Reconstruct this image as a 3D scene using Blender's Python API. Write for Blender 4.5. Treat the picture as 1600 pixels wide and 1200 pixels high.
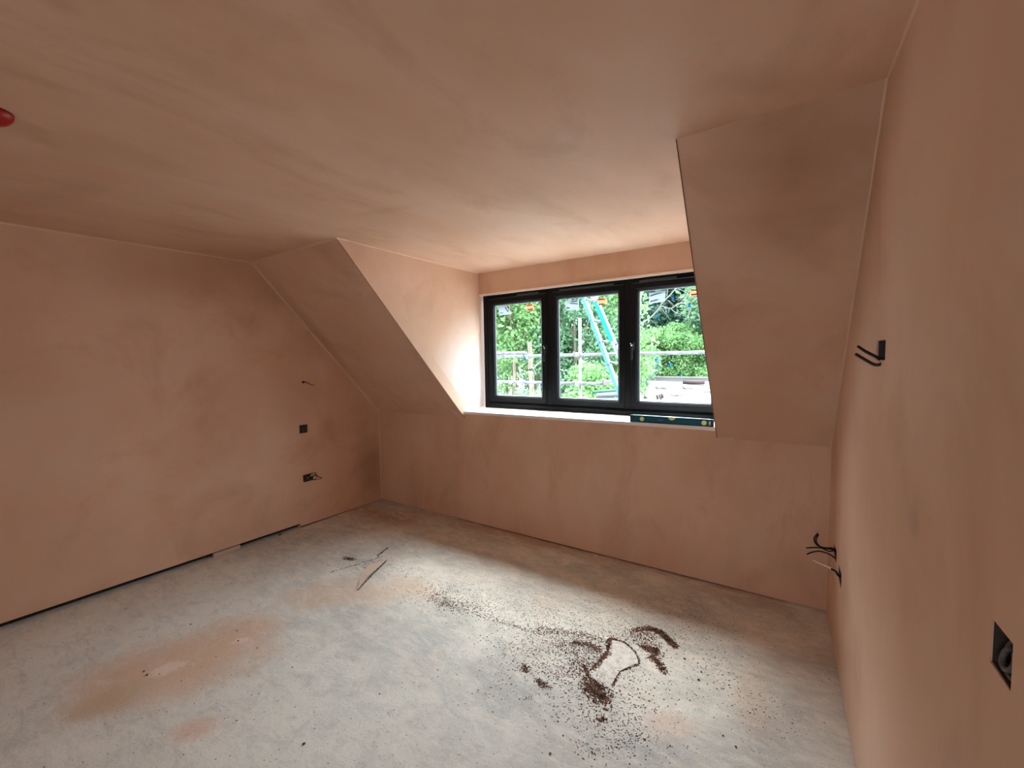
import bpy, bmesh, math, random
import numpy as np
from mathutils import Vector, Matrix

for o in list(bpy.data.objects): bpy.data.objects.remove(o)
sc = bpy.context.scene
COL = sc.collection
rnd = random.Random(7)

# ---------------------------------------------------------------- camera
F_PX = 665.56
YAW, PITCH, ROLL = 0.58498, -0.06238, -0.01765
CAM = Vector((3.7239, -3.0081, 1.5254))
fwd = Vector((-math.sin(YAW)*math.cos(PITCH), math.cos(YAW)*math.cos(PITCH), math.sin(PITCH)))
r0 = Vector((math.cos(YAW), math.sin(YAW), 0)); u0 = r0.cross(fwd)
right = math.cos(ROLL)*r0 + math.sin(ROLL)*u0
up = -math.sin(ROLL)*r0 + math.cos(ROLL)*u0
cd = bpy.data.cameras.new('camera'); cam = bpy.data.objects.new('camera', cd); COL.objects.link(cam)
cd.sensor_width = 36; cd.lens = 36*F_PX/1600; cd.clip_start = 0.02; cd.clip_end = 500
M = Matrix((right, up, -fwd)).transposed().to_4x4(); M.translation = CAM
cam.matrix_world = M
sc.camera = cam

def ray(px, py): return fwd + right*((px-800)/F_PX) - up*((py-600)/F_PX)
def at_y(px, py, y): d = ray(px, py); return CAM + d*((y-CAM.y)/d.y)
def at_z(px, py, z): d = ray(px, py); return CAM + d*((z-CAM.z)/d.z)
def at_x(px, py, x): d = ray(px, py); return CAM + d*((x-CAM.x)/d.x)

# ---------------------------------------------------------------- daylight
wd = bpy.data.worlds.new('overcast'); sc.world = wd; wd.use_nodes = True
wn, wl = wd.node_tree.nodes, wd.node_tree.links
bg = wn['Background']
tc = wn.new('ShaderNodeTexCoord'); sep = wn.new('ShaderNodeSeparateXYZ'); wl.new(tc.outputs['Generated'], sep.inputs[0])
cr = wn.new('ShaderNodeValToRGB'); wl.new(sep.outputs['Z'], cr.inputs[0])
cr.color_ramp.elements[0].position = 0.0; cr.color_ramp.elements[0].color = (0.40, 0.46, 0.52, 1)
cr.color_ramp.elements[1].position = 0.8; cr.color_ramp.elements[1].color = (0.84, 0.97, 1.12, 1)
# thin cloud: a broad brighter patch of sky around the veiled sun
dt = wn.new('ShaderNodeVectorMath'); dt.operation = 'DOT_PRODUCT'; wl.new(tc.outputs['Generated'], dt.inputs[0])
gd = Vector((-0.15, 0.55, 0.90)).normalized(); dt.inputs[1].default_value = gd
mr = wn.new('ShaderNodeMapRange'); mr.interpolation_type = 'SMOOTHSTEP'; wl.new(dt.outputs['Value'], mr.inputs[0]); mr.inputs[1].default_value = .62; mr.inputs[2].default_value = 1.0; mr.inputs[3].default_value = 1.0; mr.inputs[4].default_value = 2.6
vm = wn.new('ShaderNodeVectorMath'); vm.operation = 'SCALE'; wl.new(cr.outputs[0], vm.inputs[0]); wl.new(mr.outputs[0], vm.inputs['Scale'])
wl.new(vm.outputs[0], bg.inputs[0]); bg.inputs[1].default_value = 7.5
wd.cycles.sampling_method = 'AUTOMATIC'
sun = bpy.data.lights.new('veiled_sun', 'SUN'); sun.energy = 4.5; sun.angle = math.radians(26); sun.color = (1.0, .97, .92)
so_ = bpy.data.objects.new('veiled_sun', sun); COL.objects.link(so_); so_.rotation_euler = Vector((-.10, .53, .86)).to_track_quat('Z', 'Y').to_euler()
pl = bpy.data.lights.new('window_portal', 'AREA'); pl.shape = 'RECTANGLE'; pl.size = 2.2; pl.size_y = 1.15
pl.cycles.is_portal = True
po = bpy.data.objects.new('window_portal', pl); COL.objects.link(po)
po.location = (2.24, 0.47, 1.59); po.rotation_euler = (math.radians(-90), 0, 0)

pl2 = bpy.data.lights.new('rear_portal', 'AREA'); pl2.shape = 'RECTANGLE'; pl2.size = .9; pl2.size_y = 1.0; pl2.cycles.is_portal = True
po2 = bpy.data.objects.new('rear_portal', pl2); COL.objects.link(po2); po2.location = (3.2, -5.36, 1.55); po2.rotation_euler = (math.radians(90), 0, 0)

sc.view_settings.view_transform = 'Standard'; sc.view_settings.look = 'None'
sc.view_settings.gamma = 1; sc.view_settings.use_curve_mapping = False
sc.view_settings.exposure = 1.0
sc.cycles.max_bounces = 14; sc.cycles.diffuse_bounces = 10; sc.cycles.transparent_max_bounces = 16
sc.cycles.sample_clamp_indirect = 8

# ---------------------------------------------------------------- materials
def mat(name, color=(.5,.5,.5), rough=.6, metal=0, spec=.4):
    m = bpy.data.materials.new(name); m.use_nodes = True
    b = m.node_tree.nodes['Principled BSDF']
    b.inputs['Base Color'].default_value = (*color, 1); b.inputs['Roughness'].default_value = rough
    b.inputs['Metallic'].default_value = metal; b.inputs['Specular IOR Level'].default_value = spec
    return m
class NT:
    def __init__(s, m): s.m = m; s.n = m.node_tree.nodes; s.l = m.node_tree.links; s.b = s.n['Principled BSDF']; s.tc = s.n.new('ShaderNodeNewGeometry').outputs['Position']
    def noise(s, scale, detail=4, rough=.55, vec=None, stretch=None, dist=0):
        v = vec or s.tc
        if stretch:
            mp = s.n.new('ShaderNodeMapping'); mp.inputs['Scale'].default_value = stretch[:3]
            if len(stretch) > 3: mp.inputs['Rotation'].default_value = (0, 0, stretch[3])
            s.l.new(v, mp.inputs[0]); v = mp.outputs[0]
        t = s.n.new('ShaderNodeTexNoise'); t.inputs['Scale'].default_value = scale; t.inputs['Detail'].default_value = detail
        t.inputs['Roughness'].default_value = rough; t.inputs['Distortion'].default_value = dist
        s.l.new(v, t.inputs['Vector']); return t.outputs['Fac']
    def ramp(s, x, stops):
        r = s.n.new('ShaderNodeValToRGB'); s.l.new(x, r.inputs[0]); e = r.color_ramp.elements
        while len(e) < len(stops): e.new(.5)
        for i, (p, c) in enumerate(stops):
            e[i].position = p; e[i].color = (*(c if isinstance(c, (tuple, list)) else (c, c, c)), 1)
        return r.outputs[0]
    def mix(s, f, a, b, mode='MIX'):
        x = s.n.new('ShaderNodeMix'); x.data_type = 'RGBA'; x.blend_type = mode
        for v, i in ((f, 0), (a, 6), (b, 7)):
            if hasattr(v, 'is_linked'): s.l.new(v, x.inputs[i])
            elif i == 0: x.inputs[0].default_value = v
            else: x.inputs[i].default_value = (*v, 1)
        return x.outputs[2]
    def math(s, op, a, b=0, clamp=False):
        x = s.n.new('ShaderNodeMath'); x.operation = op; x.use_clamp = clamp
        for v, i in ((a, 0), (b, 1)):
            if hasattr(v, 'is_linked'): s.l.new(v, x.inputs[i])
            else: x.inputs[i].default_value = v
        return x.outputs[0]
    def blob(s, cx, cy, rx, ry, rot=0, soft=.5, wob=.35, wscale=3.0, cz=None, axes='XY'):
        """soft-edged irregular patch around a point: 1 inside, 0 outside"""
        mp = s.n.new('ShaderNodeMapping'); mp.vector_type = 'TEXTURE'
        loc = {'XY': (cx, cy, 0), 'YZ': (0, cx, cy)}[axes]
        sca = {'XY': (rx, ry, 1e6), 'YZ': (1e6, rx, ry)}[axes]
        mp.inputs['Location'].default_value = loc; mp.inputs['Scale'].default_value = sca
        mp.inputs['Rotation'].default_value = (0, 0, rot) if axes == 'XY' else (rot, 0, 0)
        s.l.new(s.tc, mp.inputs[0])
        ln = s.n.new('ShaderNodeVectorMath'); ln.operation = 'LENGTH'; s.l.new(mp.outputs[0], ln.inputs[0])
        nz = s.noise(wscale, 5, .6)
        d = s.math('ADD', ln.outputs['Value'], s.math('MULTIPLY', s.math('SUBTRACT', nz, .5), wob*4))
        return s.ramp(d, [(max(0, 1-soft), 1), (1.0, 0)])
    def color(s, c): s.l.new(c, s.b.inputs['Base Color'])
    def bump(s, h, strength=.2, dist=.01):
        b = s.n.new('ShaderNodeBump'); b.inputs['Strength'].default_value = strength; b.inputs['Distance'].default_value = dist
        s.l.new(h, b.inputs['Height']); s.l.new(b.outputs[0], s.b.inputs['Normal'])

PL_A, PL_B, PL_D = (.72, .485, .35), (.65, .405, .275), (.48, .26, .16)
def plaster(name, blobs=(), streak=(1, 1, 1)):
    m = mat(name, PL_A, .62, spec=.3); t = NT(m)
    c = t.mix(t.ramp(t.noise(1.3, 4, .55, stretch=streak), [(.36, 0), (.62, 1)]), PL_A, PL_B)
    c = t.mix(t.math('MULTIPLY', t.ramp(t.noise(2.1, 5, .6, stretch=streak, dist=.6), [(.52, 0), (.72, 1)]), .5), c, PL_D)
    c = t.mix(t.math('MULTIPLY', t.ramp(t.noise(1.7, 3, .5, vec=None, stretch=(streak[0]*1.3, streak[1]*.8, streak[2]*1.1)), [(.48, 0), (.66, 1)]), .2), c, (.60, .455, .31))
    c = t.mix(t.math('MULTIPLY', t.ramp(t.noise(5.5, 4, .6, stretch=streak), [(.5, 0), (.75, 1)]), .22), c, (.70, .55, .46))
    for b in blobs:
        b = dict(b); col = b.pop('col', PL_D); f = b.pop('f', .6)
        c = t.mix(t.math('MULTIPLY', t.blob(**b), f), c, col)
    t.color(c); t.bump(t.noise(9, 5, .55, stretch=streak), .12, .01)
    return m
def at_H(px, py): p = at_z(px, py, 2.35); return p.x, p.y
ceil_blobs = []
for px, py, rx, ry, rot, f in ((320, 110, .10, .20, .3, .45), (210, 240, .08, .25, .2, .35), (600, 330, .30, .07, .2, .5), (40, 120, .04, .15, -.2, .5),
                               (90, 4, .05, .05, 0, .6), (1200, 130, .30, .10, .5, .45), (130, 290, .3, .12, .2, .35), (60, 310, .5, .12, .3, .4)):
    x, y = at_H(px, py); ceil_blobs.append(dict(cx=x, cy=y, rx=rx, ry=ry, rot=rot, soft=.8, wob=.25, wscale=3.5, f=f*.6, col=(.46, .28, .18)))
M_ceil = plaster('ceiling_plaster', ceil_blobs, (1.6, .7, 1))
M_left = plaster('left_wall_plaster', [dict(cx=-.45, cy=.85, rx=.55, ry=.7, axes='YZ', soft=.9, wob=.3, f=.5, col=(.53, .275, .155)), dict(cx=-1.5, cy=2.2, rx=1.1, ry=.28, axes='YZ', soft=.9, wob=.2, f=.5, col=(.50, .29, .17)), dict(cx=at_x(350, 690, 0).y, cy=at_x(350, 690, 0).z, rx=.35, ry=.5, axes='YZ', soft=.8, f=.35, col=(.52, .29, .20)),
                                       dict(cx=-.12, cy=.35, rx=.3, ry=.6, axes='YZ', soft=.9, f=.7, col=(.36, .22, .14)),  # shade of the far corner, painted in as a darker patch
                                       dict(cx=-.9, cy=1.25, rx=.3, ry=.5, axes='YZ', soft=.8, f=.3, col=(.5, .30, .20))])
q = at_x(1425, 815, 3.955)
M_right = plaster('right_wall_plaster', [dict(cx=q.y, cy=q.z, rx=.06, ry=.045, axes='YZ', soft=.5, wob=.15, f=.45, col=(.46, .30, .22)),
                                         dict(cx=-.9, cy=1.9, rx=.5, ry=.6, axes='YZ', soft=.9, f=.25, col=(.45, .29, .2))], (1, 1, .6))
M_back = plaster('window_wall_plaster', [], (1.5, 1, .8))
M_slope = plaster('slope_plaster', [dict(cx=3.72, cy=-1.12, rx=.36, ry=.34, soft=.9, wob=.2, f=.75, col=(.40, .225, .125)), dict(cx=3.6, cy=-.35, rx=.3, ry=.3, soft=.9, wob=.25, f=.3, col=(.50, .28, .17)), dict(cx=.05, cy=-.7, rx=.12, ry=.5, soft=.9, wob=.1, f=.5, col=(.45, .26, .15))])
M_cheek = plaster('cheek_plaster', [dict(cx=.2, cy=1.2, rx=.65, ry=.75, axes='YZ', soft=.9, wob=.2, f=.9, col=(.72, .66, .64))])  # paler patch by the window: brightness painted into the plaster
M_bead = mat('angle_bead_edge', (.22, .14, .10), .6)
M_seam = mat('seam_plaster', (.71, .50, .35), .6)
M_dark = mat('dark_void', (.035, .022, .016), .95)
M_timber = mat('dusty_timber', (.16, .10, .07), .85)
M_sill = mat('white_sill', (.80, .77, .73), .5)
M_frame = mat('black_frame', (.004, .0045, .0055), .45, spec=.16)
t = NT(M_frame); t.bump(t.noise(140, 3, .5, stretch=(1, 1, .15)), .08, .002)
M_alu = mat('spacer_aluminium', (.10, .105, .115), .5, .1)
M_galv = mat('galvanised_steel', (.3, .32, .34), .5, .3); t = NT(M_galv)
t.color(t.ramp(t.noise(14, 4), [(.35, (.08, .09, .095)), (.65, (.16, .175, .185))]))
M_coupler = mat('steel_coupler', (.13, .13, .12), .5, .3)
M_black = mat('black_cable', (.008, .007, .007), .5, spec=.2)
M_grey = mat('grey_cable', (.10, .09, .085), .55)
M_chrome = mat('chrome', (.85, .85, .85), .15, 1)

def glass_mat():
    m = bpy.data.materials.new('window_glass'); m.use_nodes = True; n, l = m.node_tree.nodes, m.node_tree.links; n.clear()
    out = n.new('ShaderNodeOutputMaterial'); mx = n.new('ShaderNodeMixShader'); tr = n.new('ShaderNodeBsdfTransparent'); gl = n.new('ShaderNodeBsdfGlossy')
    tr.inputs[0].default_value = (.95, .97, .96, 1); gl.inputs['Roughness'].default_value = .02
    fr = n.new('ShaderNodeFresnel'); fr.inputs[0].default_value = 1.35
    ge = n.new('ShaderNodeNewGeometry'); sb = n.new('ShaderNodeMath'); sb.operation = 'SUBTRACT'; sb.inputs[0].default_value = 1; l.new(ge.outputs['Backfacing'], sb.inputs[1])
    mu = n.new('ShaderNodeMath'); mu.operation = 'MULTIPLY'; l.new(fr.outputs[0], mu.inputs[0]); l.new(sb.outputs[0], mu.inputs[1]); l.new(mu.outputs[0], mx.inputs[0]); l.new(tr.outputs[0], mx.inputs[1]); l.new(gl.outputs[0], mx.inputs[2]); l.new(mx.outputs[0], out.inputs[0]); return m
M_glass = glass_mat()

# ---------------------------------------------------------------- mesh helpers
def tag(o, label=None, cat=None, group=None, kind=None):
    if label: o['label'] = label
    if cat: o['category'] = cat
    if group: o['group'] = group
    if kind: o['kind'] = kind
    return o
def link(name, me, m, parent=None, smooth=False):
    if m is not None: me.materials.append(m)
    if smooth:
        for p in me.polygons: p.use_smooth = True
    o = bpy.data.objects.new(name, me); COL.objects.link(o)
    if parent is not None: o.parent = parent; o.matrix_parent_inverse = parent.matrix_world.inverted() if False else Matrix.Translation(-parent.location) if not parent.get('rotated') else parent.matrix_basis.inverted()
    return o
def from_bm(name, bm, m, parent=None, smooth=False):
    bmesh.ops.recalc_face_normals(bm, faces=bm.faces)
    me = bpy.data.meshes.new(name); bm.to_mesh(me); bm.free(); return link(name, me, m, parent, smooth)
def empty(name, loc):
    o = bpy.data.objects.new(name, None); o.location = loc; o.empty_display_size = .1; COL.objects.link(o); return o
def add_box(bm, lo, hi, bevel=0):
    vs = [bm.verts.new((x, y, z)) for x in (lo[0], hi[0]) for y in (lo[1], hi[1]) for z in (lo[2], hi[2])]
    fs = [bm.faces.new([vs[i] for i in f]) for f in ((0,1,3,2), (4,6,7,5), (0,4,5,1), (2,3,7,6), (0,2,6,4), (1,5,7,3))]
    if bevel:
        es = list({e for f in fs for e in f.edges}); bmesh.ops.bevel(bm, geom=es, offset=bevel, segments=2, affect='EDGES', profile=.6)
def box(name, lo, hi, m, parent=None, bevel=0):
    bm = bmesh.new(); add_box(bm, lo, hi, bevel); return from_bm(name, bm, m, parent)
def add_prism(bm, pts, vec):
    vec = Vector(vec); a = [bm.verts.new(p) for p in pts]; b = [bm.verts.new(Vector(p)+vec) for p in pts]; n = len(pts)
    bm.faces.new(a[::-1]); bm.faces.new(b)
    for i in range(n): bm.faces.new([a[i], a[(i+1) % n], b[(i+1) % n], b[i]])
def prism(name, pts, vec, m, parent=None):
    bm = bmesh.new(); add_prism(bm, pts, vec); 
    big = [f for f in bm.faces if len(f.verts) > 4]; bmesh.ops.triangulate(bm, faces=big)
    return from_bm(name, bm, m, parent)
def smooth_path(pts, sub=6):
    pts = [Vector(p) for p in pts]
    if len(pts) < 3: return pts
    out = []
    for i in range(len(pts)-1):
        p0 = pts[max(0, i-1)]; p1 = pts[i]; p2 = pts[i+1]; p3 = pts[min(len(pts)-1, i+2)]
        for k in range(sub):
            s = k/sub; out.append(.5*((2*p1)+(p2-p0)*s+(2*p0-5*p1+4*p2-p3)*s*s+(3*p1-p0-3*p2+p3)*s**3))
    out.append(pts[-1]); return out
def add_tube(bm, pts, r, seg=10, cap=True):
    pts = [Vector(p) for p in pts]; rs = r if isinstance(r, (list, tuple)) else [r]*len(pts)
    if len(rs) != len(pts): rs = [rs[0]+(rs[-1]-rs[0])*i/(len(pts)-1) for i in range(len(pts))]
    rings = []; ref = Vector((0, 0, 1))
    for i, p in enumerate(pts):
        d = (pts[min(i+1, len(pts)-1)]-pts[max(i-1, 0)]).normalized()
        a = d.cross(ref)
        if a.length < 1e-3: a = d.cross(Vector((1, 0, 0)))
        a.normalize(); b = d.cross(a).normalized(); ref = b.cross(d) if False else ref
        rings.append([bm.verts.new(p+a*math.cos(2*math.pi*k/seg)*rs[i]+b*math.sin(2*math.pi*k/seg)*rs[i]) for k in range(seg)])
    for i in range(len(rings)-1):
        for k in range(seg): bm.faces.new([rings[i][k], rings[i][(k+1) % seg], rings[i+1][(k+1) % seg], rings[i+1][k]])
    if cap: bm.faces.new(rings[0][::-1]); bm.faces.new(rings[-1])
def tube(name, pts, r, m, parent=None, seg=10, sub=6, smooth=True):
    bm = bmesh.new(); add_tube(bm, smooth_path(pts, sub), r, seg); return from_bm(name, bm, m, parent, smooth)
def struct(o, label=None): return tag(o, label, kind='structure')

# ---------------------------------------------------------------- room shell
H = 2.35
def WL(y): return .0302*y
def WR(y): return 3.9127 - .0261*y
KL, KR = .977, .9826
def kh(x): return KL + (KR-KL)*x/3.9127
SL, SR = 1.2018, 1.2514
def sl(x): return SL + (SR-SL)*x/3.9127
D1T, D1B, D1W = 1.1396, 1.1994, 1.1207
D2T, D2B, D2W = 3.3304, 3.3166, 3.335
HS1, HS2 = 1.0367, 1.0483
YW = .385; YREAR = -5.2

# floor with dust, stains, ground-in dirt and painted light and shade
def fl(px, py): return at_z(px, py, 0)
M_floor = mat('dusty_floor', (.5, .5, .48), .75, spec=.25); t = NT(M_floor)
GREY, PALE, WARM, BLUE = (.43, .425, .385), (.68, .655, .59), (.60, .50, .41), (.32, .345, .34)
c = t.mix(t.ramp(t.noise(1.6, 6, .62, stretch=(1, 1, 1, .4), dist=.5), [(.38, 0), (.62, 1)]), GREY, PALE)
c = t.mix(t.math('MULTIPLY', t.ramp(t.noise(2.6, 5, .6), [(.5, 0), (.68, 1)]), .55), c, BLUE)
c = t.mix(t.math('MULTIPLY', t.ramp(t.noise(2.2, 4, .6, stretch=(1, .7, 1)), [(.52, 0), (.70, 1)]), .6), c, WARM)
c = t.mix(t.math('MULTIPLY', t.ramp(t.noise(16, 6, .7, stretch=(.45, 1.5, 1, .7), dist=.8), [(.45, 0), (.66, 1)]), .5), c, (.74, .71, .64))
c = t.mix(t.math('MULTIPLY', t.ramp(t.noise(30, 5, .7, stretch=(.5, 1.3, 1, .7)), [(.52, 0), (.72, 1)]), .35), c, (.30, .31, .31))
def stain_or_light(c, px, py, rx, ry, rot, f, col, soft=.6, wob=.3, wscale=3.):
    p = fl(px, py); return t.mix(t.math('MULTIPLY', t.blob(p.x, p.y, rx, ry, rot, soft, wob, wscale), f), c, col)
PINK = (.62, .44, .32)
c = stain_or_light(c, 420, 1120, 1.3, .9, .6, .7, (.74, .74, .68), .9, .2, 2.)  # brightness of the near floor painted in as a pale patch
c = stain_or_light(c, 100, 1010, 1.5, 1.0, 1.2, .85, (.78, .81, .775), .9, .2, 2.)  # left floor lightened in colour to stand in for more light
c = t.mix(t.math('MULTIPLY', t.ramp(t.noise(9, 6, .72, stretch=(.6, 1.4, 1, .5), dist=1.), [(.48, 0), (.66, 1)]), .5), c, (.46, .47, .45))
c = stain_or_light(c, 290, 1030, .50, .36, 1.2, .9, PINK)
c = stain_or_light(c, 390, 985, .22, .16, 1.1, .7, PINK)
c = stain_or_light(c, 165, 1100, .16, .10, 1.0, .7, (.52, .38, .27))
c = stain_or_light(c, 305, 1140, .12, .07, .6, .7, (.64, .42, .34))
c = stain_or_light(c, 520, 925, .40, .22, .9, .7, (.60, .46, .35))
c = stain_or_light(c, 640, 915, .3, .12, 0, .5, (.62, .44, .32))
c = stain_or_light(c, 1040, 1130, .14, .10, .5, .55, (.66, .47, .38))
c = stain_or_light(c, 1180, 1090, .10, .30, .1, .35, (.60, .44, .31))
c = stain_or_light(c, 850, 845, 1.9, .20, .05, .75, (.42, .25, .14), .8, .15)  # shade and warm bounce below the sill, painted as a brown band
c = stain_or_light(c, 1160, 930, .4, .16, 0, .5, (.44, .29, .19))
c = stain_or_light(c, 600, 805, .8, .20, 0, .75, (.40, .24, .13), .8, .15)  # the painted shade carried on into the far left corner
c = stain_or_light(c, 265, 1045, .10, .05, 1., .5, (.80, .70, .64), .3, .5, 9)
# ground-in specks
spk = t.ramp(t.noise(75, 4, .65), [(.55, 0), (.63, 1)])
spk2 = t.ramp(t.noise(42, 4, .7), [(.60, 0), (.68, 1)])
zone = None
for px, py, rx, ry, rot in ((930, 1020, .55, .42, 0), (960, 1110, .35, .25, 0), (720, 935, .45, .16, -.2), (1010, 990, .35, .2, 0), (850, 960, .5, .2, -.2), (570, 890, .3, .18, 0), (1080, 960, .4, .2, 0)):
    p = fl(px, py); b = t.blob(p.x, p.y, rx, ry, rot, .95, .3, 3.); zone = b if zone is None else t.math('MAXIMUM', zone, b)
c = t.mix(t.math('MULTIPLY', t.math('MULTIPLY', spk, zone), .75), c, (.12, .075, .05))
c = t.mix(t.math('MULTIPLY', t.math('MULTIPLY', spk2, zone), .5), c, (.16, .11, .08))
c = t.mix(t.math('MULTIPLY', t.ramp(t.noise(60, 2, .5), [(.69, 0), (.73, 1)]), .7), c, (.10, .08, .06))
for px, py, rx, ry, rot, f in ((1040, 995, .07, .035, -.5, .95), (1025, 1020, .05, .03, -.6, .9), (940, 1028, .05, .025, .6, .9), (935, 1080, .06, .05, 0, .55), (915, 1010, .11, .04, -.2, .6), (545, 873, .05, .02, .3, .7), (843, 1066, .05, .02, -.3, .6), (820, 1046, .03, .02, 0, .6), (700, 940, .09, .03, -.3, .5)):
    p = fl(px, py); c = t.mix(t.math('MULTIPLY', t.math('MULTIPLY', t.blob(p.x, p.y, rx, ry, rot, .7, .6, 16.), f), t.ramp(t.noise(70, 3, .6), [(.36, .25), (.52, 1)])), c, (.10, .065, .045))
# trowel scuffs, pale dust smears and fine grit
c = t.mix(t.math('MULTIPLY', t.ramp(t.noise(7, 6, .72, stretch=(.6, 1.3, 1, .5), dist=1.2), [(.50, 0), (.62, 1)]), .45), c, (.78, .72, .64))
c = t.mix(t.math('MULTIPLY', t.ramp(t.noise(11, 5, .7, dist=.5), [(.54, 0), (.68, 1)]), .35), c, (.40, .36, .31))
c = t.mix(t.math('MULTIPLY', t.ramp(t.noise(120, 2, .6), [(.60, 0), (.68, 1)]), .35), c, (.22, .17, .13))
c = t.mix(t.math('MULTIPLY', t.ramp(t.noise(95, 3, .6), [(.58, 0), (.66, 1)]), .3), c, (.84, .80, .73))
c = stain_or_light(c, 285, 1035, .52, .36, 1.25, .6, (.66, .47, .34), .8, .35, 5.)
c = stain_or_light(c, 300, 1140, .12, .08, .6, .3, (.66, .46, .36), .8, .5, 8.)
c = stain_or_light(c, 262, 1045, .09, .05, 1.2, .5, (.80, .70, .62), .5, .9, 14.)
c = stain_or_light(c, 372, 1002, .05, .03, 1.2, .5, (.80, .70, .62), .5, .9, 16.)
c = stain_or_light(c, 170, 1090, .20, .14, 1.1, .5, (.52, .39, .25), .8, .4, 8.)
c = stain_or_light(c, 590, 930, .30, .20, .6, .5, (.62, .46, .33), .8, .4, 6.)
c = t.mix(1.0, c, (1.0, .985, .945), 'MULTIPLY')
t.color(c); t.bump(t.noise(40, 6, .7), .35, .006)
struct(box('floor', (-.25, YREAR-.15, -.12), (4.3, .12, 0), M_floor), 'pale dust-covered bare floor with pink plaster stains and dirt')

# ceiling: flat, running on into the dormer
cp = [(-.25, YREAR-.15, H), (4.3, YREAR-.15, H), (4.3, -SR, H), (D2T, -sl(D2T), H), (D2T, .46, H), (D1W, .46, H), (D1T, -sl(D1T), H), (-.25, -SL, H)]
struct(prism('ceiling', cp, (0, 0, .12), M_ceil), 'pink skimmed flat ceiling running into the dormer')

# left wall: plasterboard skin that stops short of the floor, dark frame behind the gap
def lw(y, z): return (WL(y), y, z)
bm = bmesh.new()
add_prism(bm, [lw(YREAR-.1, .040), lw(-.905, .036), lw(-.905, H+.05), lw(YREAR-.1, H+.05)], (-.015, 0, 0))
add_prism(bm, [lw(-.905, .010), lw(.1, .006), lw(.1, H+.05), lw(-.905, H+.05)], (-.015, 0, 0))
struct(from_bm('wall_left', bm, M_left), 'pink plastered left wall with gap above floor')
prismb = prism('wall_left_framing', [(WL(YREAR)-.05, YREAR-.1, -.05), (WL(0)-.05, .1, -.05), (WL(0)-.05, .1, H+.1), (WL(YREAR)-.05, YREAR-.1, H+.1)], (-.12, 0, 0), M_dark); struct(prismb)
y1, y2 = at_x(334, 872, WL(-1.5)).y, at_x(376, 857, WL(-1.4)).y
o = box('packing_strip', (WL(-1.5)-.02, y1, 0.0), (WL(-1.5)+.004, y2, .028), mat('pale_packer', (.55, .40, .31), .7), bevel=.002)
tag(o, 'short pale packing strip in the gap under the left wall', 'packer')
o = box('bottom_strip', (WL(-.45)-.02, -.90, 0.0), (WL(-.45)-.003, -.02, .008), M_timber); struct(o); o.name = 'trim_9'
# scraps in the gap
for i, (px, py) in enumerate(((466, 823), (436, 836))):
    p = fl(px, py); bm = bmesh.new(); bmesh.ops.create_icosphere(bm, subdivisions=2, radius=.014)
    for v in bm.verts: v.co *= rnd.uniform(.7, 1.2); v.co.z *= .6
    o = from_bm('plaster_lump', bm, (M_seam, M_timber)[i]); o.location = (p.x+.012, p.y, .007)
    tag(o, ('tiny pale plaster lump at the corner end of the left wall gap', 'tiny dark plaster lump on floor below the left wall gap')[i], 'plaster lump')

# right wall
RZ = lambda y, z: (WR(y), y, z)
def hole_wall(name, m):
    """right wall as a y-z grid with rectangular openings for the back boxes"""
    ys = sorted({YREAR-.1, .1, *[h[0] for h in RH], *[h[1] for h in RH]}); zs = sorted({.004, H+.05, *[h[2] for h in RH], *[h[3] for h in RH]})
    bm = bmesh.new(); vd = {}
    def V(y, z, k):
        key = (round(y, 5), round(z, 5), k)
        if key not in vd: vd[key] = bm.verts.new((WR(y)+(.014 if k else 0), y, z))
        return vd[key]
    solid = {}
    for i in range(len(ys)-1):
        for j in range(len(zs)-1):
            cy, cz = (ys[i]+ys[i+1])/2, (zs[j]+zs[j+1])/2
            solid[i, j] = not any(h[0] < cy < h[1] and h[2] < cz < h[3] for h in RH)
    for (i, j), s in solid.items():
        if not s: continue
        y0, y1, z0, z1 = ys[i], ys[i+1], zs[j], zs[j+1]
        bm.faces.new([V(y0, z0, 0), V(y1, z0, 0), V(y1, z1, 0), V(y0, z1, 0)]); bm.faces.new([V(y0, z0, 1), V(y0, z1, 1), V(y1, z1, 1), V(y1, z0, 1)])
        for di, dj, a, b in ((-1, 0, (y0, z0), (y0, z1)), (1, 0, (y1, z0), (y1, z1)), (0, -1, (y0, z0), (y1, z0)), (0, 1, (y0, z1), (y1, z1))):
            if not solid.get((i+di, j+dj), False): bm.faces.new([V(*a, 0), V(*b, 0), V(*b, 1), V(*a, 1)])
    return from_bm(name, bm, m)
RH = [(-1.352, -1.225, 1.497, 1.558), (-.37, -.24, .455, .520), (-.575, -.445, .425, .492), (-2.205, -2.138, 1.075, 1.140)]
struct(hole_wall('wall_right', M_right), 'pink plastered right wall with cut-outs for cables')
struct(prism('wall_right_framing', [(WR(0)+.06, .12, -.05), (WR(YREAR)+.06, YREAR-.1, -.05), (WR(YREAR)+.06, YREAR-.1, H+.1), (WR(0)+.06, .12, H+.1)], (.12, 0, 0), M_dark))
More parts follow.
